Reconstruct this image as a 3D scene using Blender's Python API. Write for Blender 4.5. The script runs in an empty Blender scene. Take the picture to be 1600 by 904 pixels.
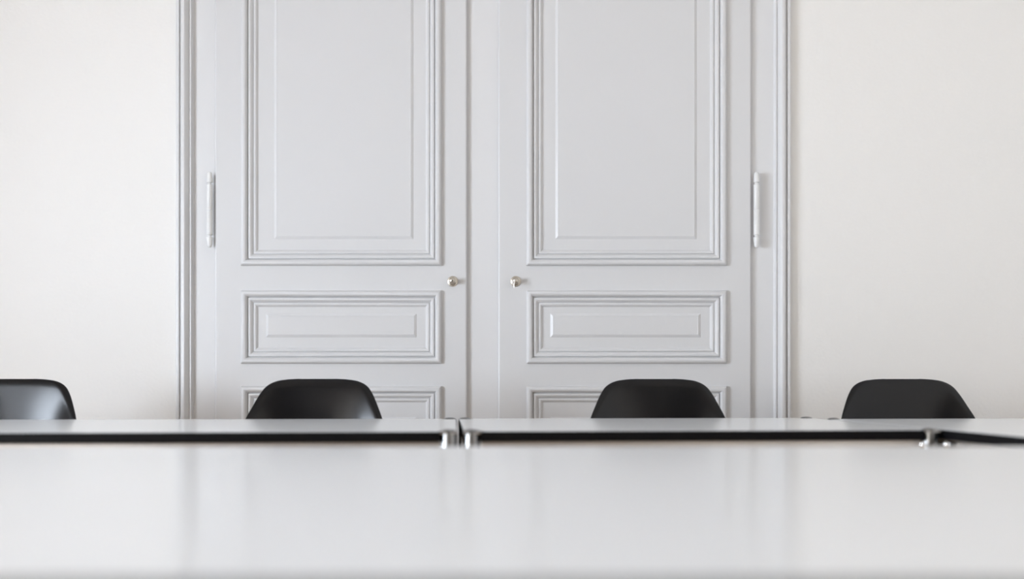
import bpy, bmesh, math, random
from mathutils import Vector, Matrix
random.seed(4)
S = bpy.context.scene
COL = S.collection
PI = math.pi

# ------------------------------------------------------------------ camera
F = 1555.6                    # focal length in pixels (35 mm on a 36 mm sensor, 1600 px wide)
HOR = 600.0                   # horizon row
TZ = 0.735                    # table height
CH = 0.83                     # camera height
cam_d = bpy.data.cameras.new('camera'); cam = bpy.data.objects.new('camera', cam_d); COL.objects.link(cam)
cam.location = (0, 0, CH); cam.rotation_euler = (PI/2, 0, 0)
cam_d.lens = 35; cam_d.sensor_width = 36; cam_d.sensor_fit = 'HORIZONTAL'
cam_d.shift_y = (HOR - 452) / 1600
cam_d.clip_start = 0.01
cam_d.dof.use_dof = True; cam_d.dof.focus_distance = 3.28; cam_d.dof.aperture_fstop = 1.45
S.camera = cam

# ------------------------------------------------------------------ exposure, world, daylight
S.view_settings.view_transform = 'Standard'; S.view_settings.look = 'None'
S.view_settings.gamma = 1; S.view_settings.use_curve_mapping = False
S.view_settings.exposure = 0.11
w = bpy.data.worlds.new('sky'); S.world = w; w.use_nodes = True
bg = w.node_tree.nodes['Background']; bg.inputs[0].default_value = (0.75, 0.86, 1.0, 1); bg.inputs[1].default_value = 1.2

# room: x -3.2..3.5, y -3.4..3.45, z 0..3.4
XL, XR, YB, YF, ZC = -3.2, 2.15, -6.5, 3.45, 4.0
WIN_L = [(-0.40, 1.50, 0.62, 1.85), (-2.80, -1.65, 0.35, 2.1), (-4.85, -3.70, 0.35, 2.1)]     # left wall windows (y0,y1,z0,z1); the last is added to brighten the far wall's right side
WIN_B = []
WIN_R = []                                   # wall behind the camera (x0,x1,z0,z1)
def daylight(loc, rot, sx, sy, power, col):
    d = bpy.data.lights.new('daylight', 'AREA'); d.shape = 'RECTANGLE'; d.size = sx; d.size_y = sy
    d.energy = power; d.color = col
    o = bpy.data.objects.new('daylight', d); COL.objects.link(o); o.location = loc; o.rotation_euler = rot
for (a, b, c, d), p, q in zip(WIN_L, (262, 135, 140), ((0.80, 0.885, 1.0), (1.0, 0.95, 0.89), (1.0, 0.95, 0.89))):  # the last lamp belongs to the added window
    daylight((XL - 0.42, (a+b)/2, (c+d)/2), (0, -PI/2, 0), d - c, b - a, p, q)
for (a, b, c, d), p in zip(WIN_R, (90,)):
    daylight((XR + 0.42, (a+b)/2, (c+d)/2), (0, PI/2, 0), d - c, b - a, p, (1.0, 0.98, 0.96))
for (a, b, c, d), p in zip(WIN_B, (40, 20)):
    daylight(((a+b)/2, YB - 0.42, (c+d)/2), (PI/2, 0, 0), b - a, d - c, p, (0.90, 0.95, 1.0))

# ------------------------------------------------------------------ materials
def mat(name, col, rough=0.5, metal=0.0, spec=0.5, bump=None, coat=0):
    m = bpy.data.materials.new(name); m.use_nodes = True; nt = m.node_tree
    p = nt.nodes['Principled BSDF']
    p.inputs['Base Color'].default_value = (*col, 1); p.inputs['Roughness'].default_value = rough
    p.inputs['Metallic'].default_value = metal; p.inputs['Specular IOR Level'].default_value = spec
    if coat: p.inputs['Coat Weight'].default_value = coat
    if bump:
        scale, strength, dist, stretch = bump
        tc = nt.nodes.new('ShaderNodeTexCoord'); mp = nt.nodes.new('ShaderNodeMapping')
        mp.inputs['Scale'].default_value = stretch
        n = nt.nodes.new('ShaderNodeTexNoise'); n.inputs['Scale'].default_value = scale; n.inputs['Detail'].default_value = 3
        b = nt.nodes.new('ShaderNodeBump'); b.inputs['Strength'].default_value = strength; b.inputs['Distance'].default_value = dist
        nt.links.new(tc.outputs['Object'], mp.inputs[0]); nt.links.new(mp.outputs[0], n.inputs['Vector'])
        nt.links.new(n.outputs['Fac'], b.inputs['Height']); nt.links.new(b.outputs[0], p.inputs['Normal'])
    return m
M_wall = mat('cream_plaster', (0.875, 0.857, 0.83), 0.75, bump=(95, 0.6, 0.002, (1, 1, 1)), spec=0.3)
M_grey = mat('muted_grey_plaster', (0.18, 0.175, 0.17), 0.8)
M_ceil = mat('ceiling_white', (0.66, 0.655, 0.645), 0.9)
M_paint = mat('pale_grey_gloss_paint', (0.70, 0.697, 0.70), 0.38, bump=(30, 0.05, 0.0010, (6, 6, 0.25)))
M_trim = mat('pale_grey_trim_paint', (0.745, 0.742, 0.745), 0.38, bump=(30, 0.04, 0.0010, (6, 6, 0.25)))
M_hinge = mat('white_painted_metal', (0.80, 0.80, 0.79), 0.35)
M_black = mat('black_moulded_plastic', (0.004, 0.004, 0.005), 0.25, spec=0.36, bump=(900, 0.05, 0.0003, (1, 1, 1)))
M_glide = mat('black_rubber', (0.02, 0.02, 0.02), 0.6)
M_top = mat('white_laminate', (0.915, 0.93, 0.945), 0.18, spec=0.4)
M_band = mat('black_edge_band', (0.003, 0.003, 0.004), 0.5, spec=0.12)
M_chrome = mat('polished_chrome', (0.24, 0.24, 0.24), 0.26, 1.0)
M_knob = mat('bright_chrome', (0.9, 0.9, 0.9), 0.1, 1.0)
M_alu = mat('satin_steel', (0.62, 0.60, 0.58), 0.3, 1.0)
M_nickel = mat('warm_nickel', (0.62, 0.57, 0.50), 0.40, 1.0)
M_dark = mat('dark_keyhole', (0.03, 0.03, 0.03), 0.6)
M_key = mat('bright_steel', (0.93, 0.92, 0.9), 0.3, 1.0)

def parquet():
    m = bpy.data.materials.new('oak_parquet'); m.use_nodes = True; nt = m.node_tree; p = nt.nodes['Principled BSDF']
    tc = nt.nodes.new('ShaderNodeTexCoord'); br = nt.nodes.new('ShaderNodeTexBrick')
    br.inputs['Scale'].default_value = 1.0; br.inputs['Brick Width'].default_value = 0.6; br.inputs['Row Height'].default_value = 0.09
    br.inputs['Mortar Size'].default_value = 0.0012
    br.inputs['Color1'].default_value = (0.62, 0.45, 0.29, 1); br.inputs['Color2'].default_value = (0.54, 0.38, 0.24, 1)
    br.inputs['Mortar'].default_value = (0.06, 0.035, 0.02, 1)
    n = nt.nodes.new('ShaderNodeTexNoise'); mp = nt.nodes.new('ShaderNodeMapping'); mp.inputs['Scale'].default_value = (2, 40, 1)
    n.inputs['Scale'].default_value = 3
    mx = nt.nodes.new('ShaderNodeMix'); mx.data_type = 'RGBA'; mx.blend_type = 'MULTIPLY'; mx.inputs[0].default_value = 0.3
    nt.links.new(tc.outputs['Object'], br.inputs['Vector']); nt.links.new(tc.outputs['Object'], mp.inputs[0])
    nt.links.new(mp.outputs[0], n.inputs['Vector'])
    nt.links.new(br.outputs['Color'], mx.inputs[6]); nt.links.new(n.outputs['Fac'], mx.inputs[7])
    nt.links.new(mx.outputs[2], p.inputs['Base Color']); p.inputs['Roughness'].default_value = 0.35
    return m
M_floor = parquet()
def glass():
    m = bpy.data.materials.new('window_glass'); m.use_nodes = True; nt = m.node_tree
    nt.nodes.remove(nt.nodes['Principled BSDF'])
    t = nt.nodes.new('ShaderNodeBsdfTransparent'); g = nt.nodes.new('ShaderNodeBsdfGlossy'); g.inputs['Roughness'].default_value = 0.02
    x = nt.nodes.new('ShaderNodeMixShader'); x.inputs[0].default_value = 0.06
    nt.links.new(t.outputs[0], x.inputs[1]); nt.links.new(g.outputs[0], x.inputs[2])
    nt.links.new(x.outputs[0], nt.nodes['Material Output'].inputs[0])
    return m
M_glass = glass()

# ------------------------------------------------------------------ helpers
def link(name, bm, m, parent=None, smooth=None, loc=None):
    me = bpy.data.meshes.new(name); bmesh.ops.recalc_face_normals(bm, faces=bm.faces); bm.to_mesh(me); bm.free()
    for mm in (m if isinstance(m, (list, tuple)) else [m]): me.materials.append(mm)
    if smooth is not None:
        for p in me.polygons: p.use_smooth = True
        me.set_sharp_from_angle(angle=math.radians(smooth))
    o = bpy.data.objects.new(name, me); COL.objects.link(o)
    if parent is not None: o.parent = parent
    if loc: o.location = loc
    return o
def empty(name, loc=(0, 0, 0), rz=0):
    o = bpy.data.objects.new(name, None); COL.objects.link(o); o.empty_display_size = 0.1
    o.location = loc; o.rotation_euler = (0, 0, rz); return o
def tag(o, label=None, cat=None, group=None, kind=None):
    if label: o['label'] = label
    if cat: o['category'] = cat
    if group: o['group'] = group
    if kind: o['kind'] = kind
    return o
def struct(o, label, cat): return tag(o, label, cat, kind='structure')
def box(bm, x0, x1, y0, y1, z0, z1):
    v = [bm.verts.new(p) for p in ((x0,y0,z0),(x1,y0,z0),(x1,y1,z0),(x0,y1,z0),(x0,y0,z1),(x1,y0,z1),(x1,y1,z1),(x0,y1,z1))]
    for f in ((0,3,2,1),(4,5,6,7),(0,1,5,4),(1,2,6,5),(2,3,7,6),(3,0,4,7)): bm.faces.new([v[i] for i in f])
def slab(u0, u1, v0, v1, holes, put, d0, d1):
    """plate in (u,v) with rectangular holes, between depths d0 and d1; put(u,v,d) -> xyz"""
    us = sorted({u0, u1, *[h[0] for h in holes], *[h[1] for h in holes]}); vs = sorted({v0, v1, *[h[2] for h in holes], *[h[3] for h in holes]})
    bm = bmesh.new(); V = {}
    def vt(i, j, k):
        if (i, j, k) not in V: V[i, j, k] = bm.verts.new(put(us[i], vs[j], (d0, d1)[k]))
        return V[i, j, k]
    def solid(i, j):
        if i < 0 or j < 0 or i >= len(us)-1 or j >= len(vs)-1: return False
        cu, cv = (us[i]+us[i+1])/2, (vs[j]+vs[j+1])/2
        return not any(h[0] < cu < h[1] and h[2] < cv < h[3] for h in holes)
    for i in range(len(us)-1):
        for j in range(len(vs)-1):
            if not solid(i, j): continue
            for k in (0, 1): bm.faces.new([vt(i,j,k), vt(i+1,j,k), vt(i+1,j+1,k), vt(i,j+1,k)])
            if not solid(i-1, j): bm.faces.new([vt(i,j,0), vt(i,j+1,0), vt(i,j+1,1), vt(i,j,1)])
            if not solid(i+1, j): bm.faces.new([vt(i+1,j,0), vt(i+1,j+1,0), vt(i+1,j+1,1), vt(i+1,j,1)])
            if not solid(i, j-1): bm.faces.new([vt(i,j,0), vt(i+1,j,0), vt(i+1,j,1), vt(i,j,1)])
            if not solid(i, j+1): bm.faces.new([vt(i,j+1,0), vt(i+1,j+1,0), vt(i+1,j+1,1), vt(i,j+1,1)])
    return bm
def bevel(o, wdt, seg=3, ang=40):
    b = o.modifiers.new('bevel', 'BEVEL'); b.width = wdt; b.segments = seg; b.limit_method = 'ANGLE'; b.angle_limit = math.radians(ang)
    for p in o.data.polygons: p.use_smooth = True
    b.harden_normals = True
    return o
def lathe(profile, n=24, centre=(0, 0, 0), axis='Z'):
    """profile: (radius, height); closed with discs when the radius is 0"""
    bm = bmesh.new(); rows = []
    for r, h in profile:
        if r < 1e-6: rows.append([bm.verts.new((0, 0, h))])
        else: rows.append([bm.verts.new((r*math.cos(2*PI*i/n), r*math.sin(2*PI*i/n), h)) for i in range(n)])
    for a, b in zip(rows, rows[1:]):
        for i in range(n):
            j = (i+1) % n
            q = [a[i % len(a)], a[j % len(a)], b[j % len(b)], b[i % len(b)]]
            u = []
            for v in q:
                if v not in u: u.append(v)
            if len(u) > 2: bm.faces.new(u)
    if axis == 'Y':   # heights run towards the camera (-Y)
        bmesh.ops.rotate(bm, verts=bm.verts, cent=(0,0,0), matrix=Matrix.Rotation(PI/2, 3, 'X'))
    bmesh.ops.translate(bm, verts=bm.verts, vec=centre)
    return bm
def tube(pts, radii, n=12):
    bm = bmesh.new(); pts = [Vector(p) for p in pts]; rows = []
    if not isinstance(radii, (list, tuple)): radii = [radii]*len(pts)
    for k, p in enumerate(pts):
        t = (pts[min(k+1, len(pts)-1)] - pts[max(k-1, 0)]).normalized()
        a = t.cross(Vector((0.31, 0.87, 0.12))).normalized(); b = t.cross(a)
        rows.append([bm.verts.new(p + radii[k]*(a*math.cos(2*PI*i/n) + b*math.sin(2*PI*i/n))) for i in range(n)])
    for r0, r1 in zip(rows, rows[1:]):
        for i in range(n): bm.faces.new([r0[i], r0[(i+1) % n], r1[(i+1) % n], r1[i]])
    bm.faces.new(rows[0]); bm.faces.new(rows[-1])
    return bm
def frame_sweep(x0, x1, z0, z1, prof, y, open_bottom=False):
    """mitred moulding round a rectangle: prof is (inset, height towards the camera)"""
    bm = bmesh.new(); rows = []
    for d, h in prof:
        if open_bottom: c = [(x0+d, z0), (x0+d, z1-d), (x1-d, z1-d), (x1-d, z0)]
        else: c = [(x0+d, z0+d), (x0+d, z1-d), (x1-d, z1-d), (x1-d, z0+d)]
        rows.append([bm.verts.new((a, y-h, b)) for a, b in c])
    m = 3 if open_bottom else 4
    for a, b in zip(rows, rows[1:]):
        for i in range(m): bm.faces.new([a[i], a[(i+1) % 4], b[(i+1) % 4], b[i]])
    for i in range(m): bm.faces.new([rows[-1][i], rows[-1][(i+1) % 4], rows[0][(i+1) % 4], rows[0][i]])
    if open_bottom:
        bm.faces.new([r[0] for r in rows]); bm.faces.new([r[3] for r in rows])
    return bm

# ------------------------------------------------------------------ shell
PX = YF / F                                   # metres per pixel on the far wall
def wx(px): return (px - 800) * PX
def wz(py): return CH + (HOR - py) * PX
T = 0.3
DOOR_TOP = 2.92
OP = (wx(288), wx(1224), 0.0, DOOR_TOP + 0.06)      # opening in the far wall
link('floor', (lambda b: (box(b, XL-T, XR+T, YB-T, YF+T+0.3, -0.1, 0), b)[1])(bmesh.new()), M_floor)
struct(bpy.data.objects['floor'], 'warm oak parquet floor of the meeting room', 'floor')
link('ceiling', (lambda b: (box(b, XL-T, XR+T, YB-T, YF+T, ZC, ZC+0.1), b)[1])(bmesh.new()), M_ceil)
struct(bpy.data.objects['ceiling'], 'plain pale ceiling of the meeting room', 'ceiling')
o = link('wall_back', slab(XL, XR, 0, ZC, [OP], lambda u, v, d: (u, d, v), YF, YF+T), M_wall)
struct(o, 'cream plaster wall around the pale grey double doors', 'wall')
o = link('wall_left', slab(YB, YF, 0, ZC, WIN_L, lambda u, v, d: (d, u, v), XL-T, XL), M_wall); struct(o, 'cream plaster wall with tall windows left of the doors', 'wall')
o = link('wall_right', slab(YB, YF, 0, ZC, WIN_R, lambda u, v, d: (d, u, v), XR, XR+T), M_wall); struct(o, 'cream plaster wall right of the doors', 'wall')
o = link('wall_front', slab(XL, XR, 0, ZC, WIN_B, lambda u, v, d: (u, d, v), YB-T, YB), M_grey); struct(o, 'muted grey wall facing the double doors', 'wall')

def window(k, u0, u1, z0, z1, put, label):
    e = 0.002; u0 += e; u1 -= e; z0 += e; z1 -= e
    um, zm = (u0+u1)/2, z0 + (z1-z0)*0.68; b = 0.06; c = 0.035
    holes = [(u0+b, um-c, z0+b, zm-c), (um+c, u1-b, z0+b, zm-c), (u0+b, um-c, zm+c, z1-b), (um+c, u1-b, zm+c, z1-b)]
    fr = bevel(link('window_%d' % k, slab(u0, u1, z0, z1, holes, put, 0.16, 0.22), M_trim), 0.006, 2)
    struct(fr, label, 'window')
    for h in holes:
        link('pane', slab(*[h[0]-0.005, h[1]+0.005, h[2]-0.005, h[3]+0.005], [], put, 0.187, 0.193), M_glass, fr)
for k, (a, b, c, d) in enumerate(WIN_L):
    window(k+1, a, b, c, d, lambda u, v, q: (XL - q, u, v), 'white framed window in the left wall, %s' % ('nearest the doors', 'second from the doors', 'added farthest from the doors to brighten the far wall')[k])
for k, (a, b, c, d) in enumerate(WIN_R):
    window(k+4, a, b, c, d, lambda u, v, q: (XR + q, u, v), 'tall white framed window in the right wall')
for k, (a, b, c, d) in enumerate(WIN_B):
    window(k+6, a, b, c, d, lambda u, v, q: (u, YB - q, v), 'tall white framed window facing the doors, %s' % ('near the corner', 'near the middle of its wall')[k])

# ------------------------------------------------------------------ door casing, frame, centre post
mm = 0.001
# (apparent inset in px, height in mm); 0.15 px per mm is the outward parallax seen from the lens, taken off here
casing = [(3.2, -1), (0, 19), (0.4, 23), (1.6, 25), (3.8, 25), (5.0, 23.5), (6.0, 17), (7.0, 17), (7.8, 27), (9.0, 32), (10.5, 33.5), (13, 33.3), (14.6, 31), (16.6, 26.5), (18.8, 21), (20.8, 15.5),
          (21.2, 15), (21.6, 18), (22.4, 19.2), (23.4, 19), (24.2, 17), (24.9, 9), (26.5, 4), (28, 2.5), (28, -1)]
prof = [((d + 0.14*max(h, 0))*PX if n else 3.0*PX, h*mm) for n, (d, h) in enumerate(casing)]
o = link('trim_1', frame_sweep(wx(275), wx(1236), 0, DOOR_TOP + 0.12, prof, YF - 0.0005, True), M_trim, smooth=35)
struct(o, 'moulded pale grey casing running round the double doors', 'door casing')
LW = 338.0, 730.0, 778.5, 1172.0
jf = YF - 0.003                                  # face of the frame
holes = [(wx(LW[0])+.012, wx(LW[1])-.012, -1, DOOR_TOP-0.010), (wx(LW[2])+.012, wx(LW[3])-.012, -1, DOOR_TOP-0.010)]
holes = [(a, b, 0.0, d) for a, b, c, d in holes]
bm = slab(wx(289), wx(1223), 0.0, DOOR_TOP+0.055, holes, lambda u, v, d: (u, d, v), jf, YF+0.07)
box(bm, wx(289), wx(1223), YF+0.071, YF+0.10, 0.0, DOOR_TOP+0.055)
o = bevel(link('trim_2', bm, M_trim), 0.0015, 2); struct(o, 'flat pale grey door frame with a post between the two leaves', 'door frame')

# ------------------------------------------------------------------ door leaves
LF = YF - 0.019                                   # leaf face
bead = [(0, -1), (0, 4), (0.6, 8), (1.8, 11.5), (3.4, 13.2), (5.0, 13.2), (6.6, 11.8), (8.0, 8.8), (9.0, 5.0), (9.4, 2.4), (10.1, -0.6), (10.9, 2.8), (11.4, 4.6), (12.4, 5.4), (13.6, 5.0), (14.8, 3.0), (16.2, 0.2),
        (17.3, -2.2), (17.9, -4.6), (18.5, -1.1), (19.4, -0.4), (20.8, -1.0), (22.0, -3.2), (23.2, -6.5), (24.2, -8.6), (25.6, -8.8), (25.6, -14)]
bprof = [(d*PX*1.04, h*mm*(1.2 if h > 0 else 1.1)) for d, h in bead]
PL = LF + 9.8*mm                                 # panel ground level
def raised_panel(x0, x1, z0, z1, fi):
    """panel board with a raised field: fi = inset of field from the board's edge l, r, b, t"""
    l, r, b, t = fi; bv = 5.0*PX
    rings = [((x0, x1, z0, z1), PL+0.016), ((x0, x1, z0, z1), PL), ((x0+l, x1-r, z0+b, z1-t), PL), ((x0+l+bv*.25, x1-r-bv*.25, z0+b+bv*.25, z1-t-bv*.25), PL-0.0018),
             ((x0+l+bv*.9, x1-r-bv*.9, z0+b+bv*.9, z1-t-bv*.9), PL-0.0050), ((x0+l+bv, x1-r-bv, z0+b+bv, z1-t-bv), PL-0.0044)]
    bm = bmesh.new(); rows = []
    for (a, bb, c, d), y in rings: rows.append([bm.verts.new(p) for p in ((a,y,c),(a,y,d),(bb,y,d),(bb,y,c))])
    for p, q in zip(rows, rows[1:]):
        for i in range(4): bm.faces.new([p[i], p[(i+1)%4], q[(i+1)%4], q[i]])
    bm.faces.new(rows[-1]); bm.faces.new(rows[0])
    return bm
def hinge_bm(x, z0, z1, r):
    y = LF - 0.006; L = z1 - z0; g = 0.0012
    p = [(0, 0), (r*.55, .001), (r*.85, .008), (r*.95, .02), (r*1.05, .035), (r*.62, .037), (r*.62, .041), (r, .044), (r, L/2-.001), (r*.93, L/2), (r, L/2+.001), (r, L-.044), (r*.62, L-.041), (r*.62, L-.037),
         (r*1.0, L-.035), (r*.95, L-.02), (r*.85, L-.006), (r*.55, L-.001), (0, L)]
    return lathe(p, 20, (x, y, z0))
def leaf_bm(a, b, holes):
    put = lambda u, v, q: (u, q, v)
    bm = slab(a, b, 0.008, DOOR_TOP, holes, put, LF, jf-.0006)      # front lip lapping over the frame
    b2 = slab(a+.014, b-.014, 0.008, DOOR_TOP-.014, holes, put, jf-.0008, YF+0.03)
    me = bpy.data.meshes.new('tmp'); b2.to_mesh(me); b2.free(); bm.from_mesh(me); bpy.data.meshes.remove(me)
    return bm
def leaf(k, pa, pb, mo, fields, knob_px, hinge_px, key, label):
    a, b = wx(pa), wx(pb)
    holes = [(wx(m[0]+6), wx(m[1]-6), z0+6*PX, z1-6*PX) for m, (z0, z1) in zip(mo, fields['z'])]
    d = bevel(link('door_%d' % k, leaf_bm(a, b, holes), M_paint), 0.0065, 3)
    struct(d, label, 'door')
    for m, (z0, z1), fi in zip(mo, fields['z'], fields['inset']):
        x0, x1 = wx(m[0]), wx(m[1])
        link('raised_panel', raised_panel(x0+6.5*PX, x1-6.5*PX, z0+6.5*PX, z1-6.5*PX, [(q-6.5)*PX for q in fi]), M_paint, d, smooth=18)
        link('molding', frame_sweep(x0, x1, z0, z1, bprof, LF), M_paint, d, smooth=35)
    kx, kz = wx(knob_px), wz(440.3)
    r = 8.3*PX
    kn = link('door_knob', lathe([(0, -.0005), (r, 0), (r, .0015), (r*.96, .003), (r*.85, .0036), (r*.80, .0030), (r*.72, .0034), (r*.55, .0062), (r*.36, .009), (r*.33, .016), (r*.40, .019), (r*.54, .022), (r*.58, .025), (r*.54, .029), (r*.36, .0325), (0, .0335)], 28, (kx, LF-.0005, kz), 'Y'), M_nickel, d, smooth=40)
    if key:
        bm = tube([(kx-.001, LF-.032, kz+.002), (kx-.004, LF-.037, kz-.006), (kx-.006, LF-.038, kz-.016), (kx-.005, LF-.037, kz-.026)], [.0022, .0026, .0022, .0014], 10)
        kk = link('hanging_key', bm, M_key, kn, smooth=40)
    else:
        bm = bmesh.new(); box(bm, -.0011, .0011, -.0012, .0012, -.0038, .0038)
        bmesh.ops.rotate(bm, verts=bm.verts, cent=(0,0,0), matrix=Matrix.Rotation(math.radians(35), 3, 'Y')); bmesh.ops.translate(bm, verts=bm.verts, vec=(kx+.0012, LF-.0340, kz-.001))
        link('keyhole', bm, M_dark, kn)
    hx = wx(hinge_px)
    for za, zb in ((wz(388), wz(271)), (0.2, 0.46), (2.35, 2.61)):
        h = link('hinge', hinge_bm(hx, za, zb, 4.6*PX), M_hinge, d, smooth=40)
        s = 1 if hinge_px < 800 else -1                         # plate running into the gap between leaf and frame
        bm = bmesh.new(); e0, e1 = sorted((hx, hx + s*3.0*PX)); box(bm, e0, e1, LF-.007, LF-.004, za+.046, zb-.046)
        link('hinge_plate', bm, M_dark, h)
FZ = {'z': [(wz(416), 2.78), (wz(568), wz(454.5)), (0.2, wz(603))],
      'inset': None}
ins = lambda l, r, b, t: (l, r, b, t)
leaf(1, LW[0], LW[1], [(379.5, 690.5), (379.5, 690.5), (379.5, 690.5)], dict(FZ, inset=[(50, 44, 42, 42), (37, 39, 41, 35), (37, 39, 41, 48)]), 707.7, 331, False,
     'left leaf of the pale grey panelled double door')
leaf(2, LW[2], LW[3], [(822.5, 1133), (822.5, 1133), (822.5, 1133)], dict(FZ, inset=[(45, 45, 42, 42), (37, 39, 41, 35), (37, 39, 41, 48)]), 805.5, 1179.5, True,
     'right leaf of the pale grey panelled double door')

# baseboards on the far wall
for nm, x0, x1, s in (('baseboard_left', XL+.002, wx(275)-.002, 'left'), ('baseboard_right', wx(1236)+.002, XR-.002, 'right')):
    bm = bmesh.new(); pr = [(0, 0), (.018, 0), (.018, .09), (.014, .105), (.014, .112), (.006, .12), (0, .12)]
    A = [bm.verts.new((x0, YF-.0005-p, z)) for p, z in pr]; B = [bm.verts.new((x1, YF-.0005-p, z)) for p, z in pr]
    bm.faces.new(A); bm.faces.new(B)
    for i in range(len(pr)): j = (i+1) % len(pr); bm.faces.new([A[i], A[j], B[j], B[i]])
    struct(link(nm, bm, M_trim), 'pale grey baseboard along the wall %s of the doors' % s, 'baseboard')

# ------------------------------------------------------------------ tables
TT = 0.0205; NC = 0.036; LR = 0.0172
def table(L, D, loc, rot, label, group=None, knobs=()):
    """origin = the front left corner (towards camera) on the floor; L along x, D along y"""
    t = empty('meeting_table', (loc[0], loc[1], 0), rot); tag(t, label, 'table', group)
    def outline(e, n):      # notched rectangle shrunk by e
        c = n
        return [(c, e), (L-c, e), (L-c, c), (L-e, c), (L-e, D-c), (L-c, D-c), (L-c, D-e), (c, D-e), (c, D-c), (e, D-c), (e, c), (c, c)]
    def ext(pts, z0, z1):
        bm = bmesh.new(); a = [bm.verts.new((x, y, z0)) for x, y in pts]; b = [bm.verts.new((x, y, z1)) for x, y in pts]
        bm.faces.new(a); bm.faces.new(b)
        for i in range(len(pts)): j = (i+1) % len(pts); bm.faces.new([a[i], a[j], b[j], b[i]])
        return bm
    link('tabletop', ext(outline(0.002, NC+.002), TZ-TT, TZ), M_top, t)
    # black band following the edge and the corner notches
    po, pi = outline(0, NC), outline(0.0021, NC+0.0021)
    z0, z1 = TZ-TT-.0004, TZ-.0006
    bm = bmesh.new(); R = [[bm.verts.new((x, y, z)) for x, y in p] for p, z in ((po, z0), (po, z1), (pi, z1), (pi, z0))]
    for q in range(4):
        for i in range(12): j = (i+1) % 12; bm.faces.new([R[q][i], R[q][j], R[(q+1)%4][j], R[(q+1)%4][i]])
    link('edge_band', bm, M_band, t)
    c = NC/2 - .0005
    rz1 = TZ-TT-.001; rz0 = rz1-.028
    for (x0, x1, y0, y1) in ((NC, L-NC, .012, .030), (NC, L-NC, D-.030, D-.012), (.012, .030, NC, D-NC), (L-.030, L-.012, NC, D-NC)):
        bm = bmesh.new(); box(bm, x0, x1, y0, y1, rz0, rz1); bevel(link('rail', bm, M_alu, t), .003, 3)
    for x, y in ((c, c), (L-c, c), (c, D-c), (L-c, D-c)):
        r = LR
        lg = link('leg', lathe([(0, .012), (r, .012), (r, TZ-.003), (r*.97, TZ-.0005), (r*.85, TZ+.0016), (r*.6, TZ+.0032), (r*.3, TZ+.0040), (0, TZ+.0042)], 28, (x, y, 0)), M_chrome, t, smooth=50)
        bm = bmesh.new(); e = NC - .001
        bx0 = .001 if x < L/2 else L-e; by0 = .001 if y < D/2 else D-e
        box(bm, bx0, bx0+e-.001, by0, by0+e-.001, TZ-.0052, TZ-.0022)
        bevel(link('corner_bracket', bm, M_alu, t), .0008, 2)
        link('glide', lathe([(0, 0), (r*1.15, 0), (r*1.2, .004), (r*1.1, .012), (0, .0125)], 20, (x, y, 0)), M_glide, lg, smooth=40)
        sx, sy = (1 if x < L/2 else -1), (1 if y < D/2 else -1)
        for kx in (knobs if (sx, sy) == (-1, 1) else ()):
            link('clamp_knob', lathe([(0, -.0068), (.004, -.006), (.0064, -.003), (.007, 0), (.0064, .003), (.004, .006), (0, .0068)], 18, (x+kx, y-.022, TZ-.030)), M_knob, lg, smooth=60)
    return t
h = CH - TZ
def gp(px, py):           # a point of the table plane seen at a pixel
    D = F*h/(py-HOR); return ((px-800)*D/F, D)
R = math.radians
# left table: located from its right front corner
def put_table(L, D, corner, which, rot, label, group=None, knobs=()):
    off = {'fl': (0, 0), 'fr': (L, 0)}[which]
    ca, sa = math.cos(rot), math.sin(rot)
    return table(L, D, (corner[0] - (off[0]*ca - off[1]*sa), corner[1] - (off[0]*sa + off[1]*ca)), rot, label, group, knobs)
put_table(2.05, 0.75, gp(715, 673.8), 'fr', R(3.4), 'white-topped table with black edge across the left half, in front of the two left chairs')
put_table(0.996, 0.75, gp(724, 673.6), 'fl', R(3.85), 'short white-topped table with black edge between the middle joint and the angled right table', knobs=(-.026, .025))
put_table(0.75, 1.60, (0.0, 0.0), 'fl', R(4.2), 'white-topped table at the right end whose black side edge slants towards the viewer')
t3 = bpy.data.objects['meeting_table.002']
cx, cy = gp(1473, 672.8)
cx += .030
L3 = 1.60; a3 = R(4.2)
# its left side edge passes through (cx, cy), 0.72 m in front of its far left corner
far = (cx - math.sin(a3)*0.70, cy + math.cos(a3)*0.70)
t3.location = (far[0] + math.sin(a3)*L3, far[1] - math.cos(a3)*L3, 0)
# large near table under the lens
table(1.76, 1.051, (-0.885, 0.474), 0, 'large blurred white tabletop filling the bottom of the view, nearest the viewer')

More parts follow.
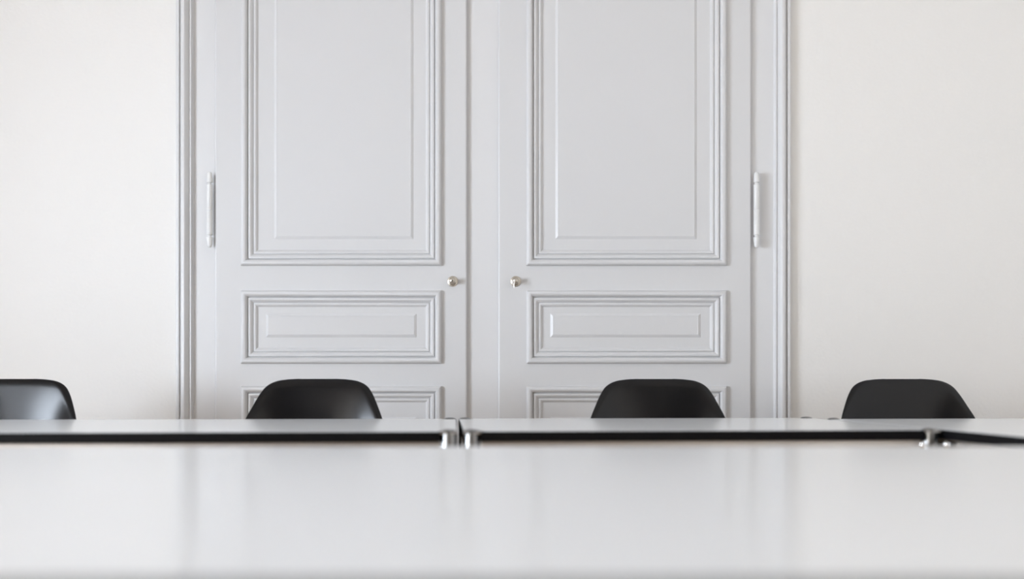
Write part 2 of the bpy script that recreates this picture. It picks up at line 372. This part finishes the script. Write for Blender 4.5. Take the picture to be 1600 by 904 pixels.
# ------------------------------------------------------------------ chairs
TOPZ = CH + 8.0/ (F/2.93)
def interp(tb, x):
    if x <= tb[0][0]: return tb[0][1]
    for (a, b), (c, d) in zip(tb, tb[1:]):
        if x <= c: return b + (d-b)*(x-a)/(c-a)
    return tb[-1][1]
def catmull(P, n):
    out = []; P = [Vector(p) for p in P]; Q = [P[0]*2-P[1]] + P + [P[-1]*2-P[-2]]
    for i in range(1, len(Q)-2):
        for k in range(n):
            t = k/n; out.append(0.5*((2*Q[i]) + (-Q[i-1]+Q[i+1])*t + (2*Q[i-1]-5*Q[i]+4*Q[i+1]-Q[i+2])*t*t + (-Q[i-1]+3*Q[i]-3*Q[i+1]+Q[i+2])*t**3))
    out.append(P[-1]); return out
def shell_bm():
    # centre line: y is towards the camera negative (chair faces -Y); from seat lip to top of back
    T0 = TOPZ
    P = [(-.235, T0-.435), (-.225, T0-.413), (-.19, T0-.402), (-.10, T0-.405), (0.0, T0-.418), (.09, T0-.415), (.150, T0-.385), (.190, T0-.32), (.210, T0-.24), (.223, T0-.16), (.230, T0-.09), (.2335, T0-.04), (.236, T0)]
    c = catmull([(0, a, b) for a, b in P], 16)
    # arc length from the top
    s = [0]*len(c)
    for i in range(len(c)-2, -1, -1): s[i] = s[i+1] + (c[i]-c[i+1]).length
    tot = s[0]
    def at(q):
        for i in range(len(c)-1):
            if s[i] >= q >= s[i+1]:
                f = (s[i]-q)/max(1e-9, s[i]-s[i+1]); return c[i].lerp(c[i+1], f), (c[i+1]-c[i]).normalized()
        return c[-1], (c[-1]-c[-2]).normalized()
    # half widths against the arc length from the top
    hwt = [(0, .060), (.0004, .078), (.0012, .094), (.003, .108), (.006, .119), (.010, .129), (.016, .1395), (.024, .149), (.036, .158), (.055, .1685), (.08, .1795), (.1125, .1935), (.15, .205), (.2, .216), (.26, .224), (.34, .231), (.44, .232), (.55, .229), (.64, .222)]
    hwt += [(tot-.06, .214), (tot-.03, .200), (tot-.012, .180), (tot-.003, .155), (tot, .12)]
    fw = [(0, .10), (.06, .75), (.12, 1.25), (.2, 1.55), (.3, 1.55), (.42, 1.0), (.6, .75), (.75, .5), (tot, .3)]   # side wall curvature (1/m * x^2)
    qs = [0, .0004, .0012, .003, .006, .010, .016, .024, .032, .042] ; q = .055
    while q < tot-.05: qs.append(q); q += .014
    qs += [tot-.04, tot-.028, tot-.018, tot-.010, tot-.005, tot-.002, tot]
    N = 44; bm = bmesh.new(); rows = []
    for q in qs:
        p, tg = at(q); nrm = Vector((0, -tg.z, tg.y))     # towards the sitter
        if nrm.z < 0 and abs(nrm.z) > abs(nrm.y): nrm = -nrm
        hw = interp(hwt, q); k = interp(fw, q); row = []
        for i in range(N+1):
            u = -1 + 2*i/N; u = math.sin(u*PI/2)*.35 + u*.65; x = u*hw*1.014
            au = abs(x)/hw; off = k*hw*hw*(.15*au*au + .5*au**3) * 1.35 if q < tot*.5 else k*x*x
            # the rim rolls outwards, away from the sitter
            de = min(hw-abs(x), q*1.0 if q < .3 else 1, 1)
            e = max(0, 1 - (hw-abs(x))/.020); e2 = max(0, 1 - q/.026); e3 = max(0, 1-(tot-q)/.03)
            off -= .007*max(0, min(1, math.hypot(e, e2)))**2.2 if q < tot*.6 else .010*e**2.2
            row.append(bm.verts.new(p + Vector((x, 0, 0)) + nrm*off))
        rows.append(row)
    for a, b in zip(rows, rows[1:]):
        for i in range(N): bm.faces.new([a[i], a[i+1], b[i+1], b[i]])
    return bm
def make_chair():
    r = empty('shell_chair')
    sh = link('seat_shell', shell_bm(), M_black, r)
    for p in sh.data.polygons: p.use_smooth = True
    so = sh.modifiers.new('thickness', 'SOLIDIFY'); so.thickness = .0055; so.offset = 0; so.use_even_offset = False
    sb = sh.modifiers.new('soft', 'SUBSURF'); sb.levels = 1; sb.render_levels = 1
    zs = TOPZ - .425
    bm = lathe([(0, zs-.022), (.085, zs-.022), (.088, zs-.018), (.088, zs-.010), (.08, zs-.006), (0, zs-.006)], 28, (0, .01, 0))
    link('mounting_plate', bm, M_glide, r, smooth=40)
    for sx in (-1, 1):
        for y1, y0 in ((-.19, -.07), (.23, .09)):
            pts = [(sx*.055, y0, zs-.016), (sx*.10, y0+(y1-y0)*.25, zs-.024), (sx*.125, y0+(y1-y0)*.4, zs-.05), (sx*.20, y1, .012)]
            lg = link('leg', tube(pts, [.008, .009, .009, .008], 12), M_chrome, r, smooth=50)
            link('glide', lathe([(0, 0), (.013, 0), (.013, .01), (.009, .014), (0, .014)], 16, (sx*.20, y1, 0)), M_glide, lg, smooth=40)
    return r
def copy_tree(o, parent=None):
    c = o.copy(); COL.objects.link(c)
    if parent is not None: c.parent = parent
    for ch in list(o.children): copy_tree(ch, c)
    return c
proto = make_chair()
G = None
spots = [(19.0, 2.92, 0, 'black plastic shell chair at far left, cut off by the picture edge, pale blue sheen'),
         (491.0, 2.885, -1, 'black plastic shell chair in front of the left door leaf'),
         (1026.5, 2.93, 0, 'black plastic shell chair in front of the right door leaf'),
         (1414.5, 2.96, 0, 'black plastic shell chair in front of the plain wall right of the doors')]
for i, (px, D, rz, lb) in enumerate(spots):
    o = proto if i == 0 else copy_tree(proto)
    # D is the depth of the back at table height; the centre of the seat stands nearer by 0.20 m
    o.location = ((px-800)*D/F, D-.215, 0); o.rotation_euler = (0, 0, R(rz))
    tag(o, lb, 'chair', 'black shell chairs along the far side of the tables')
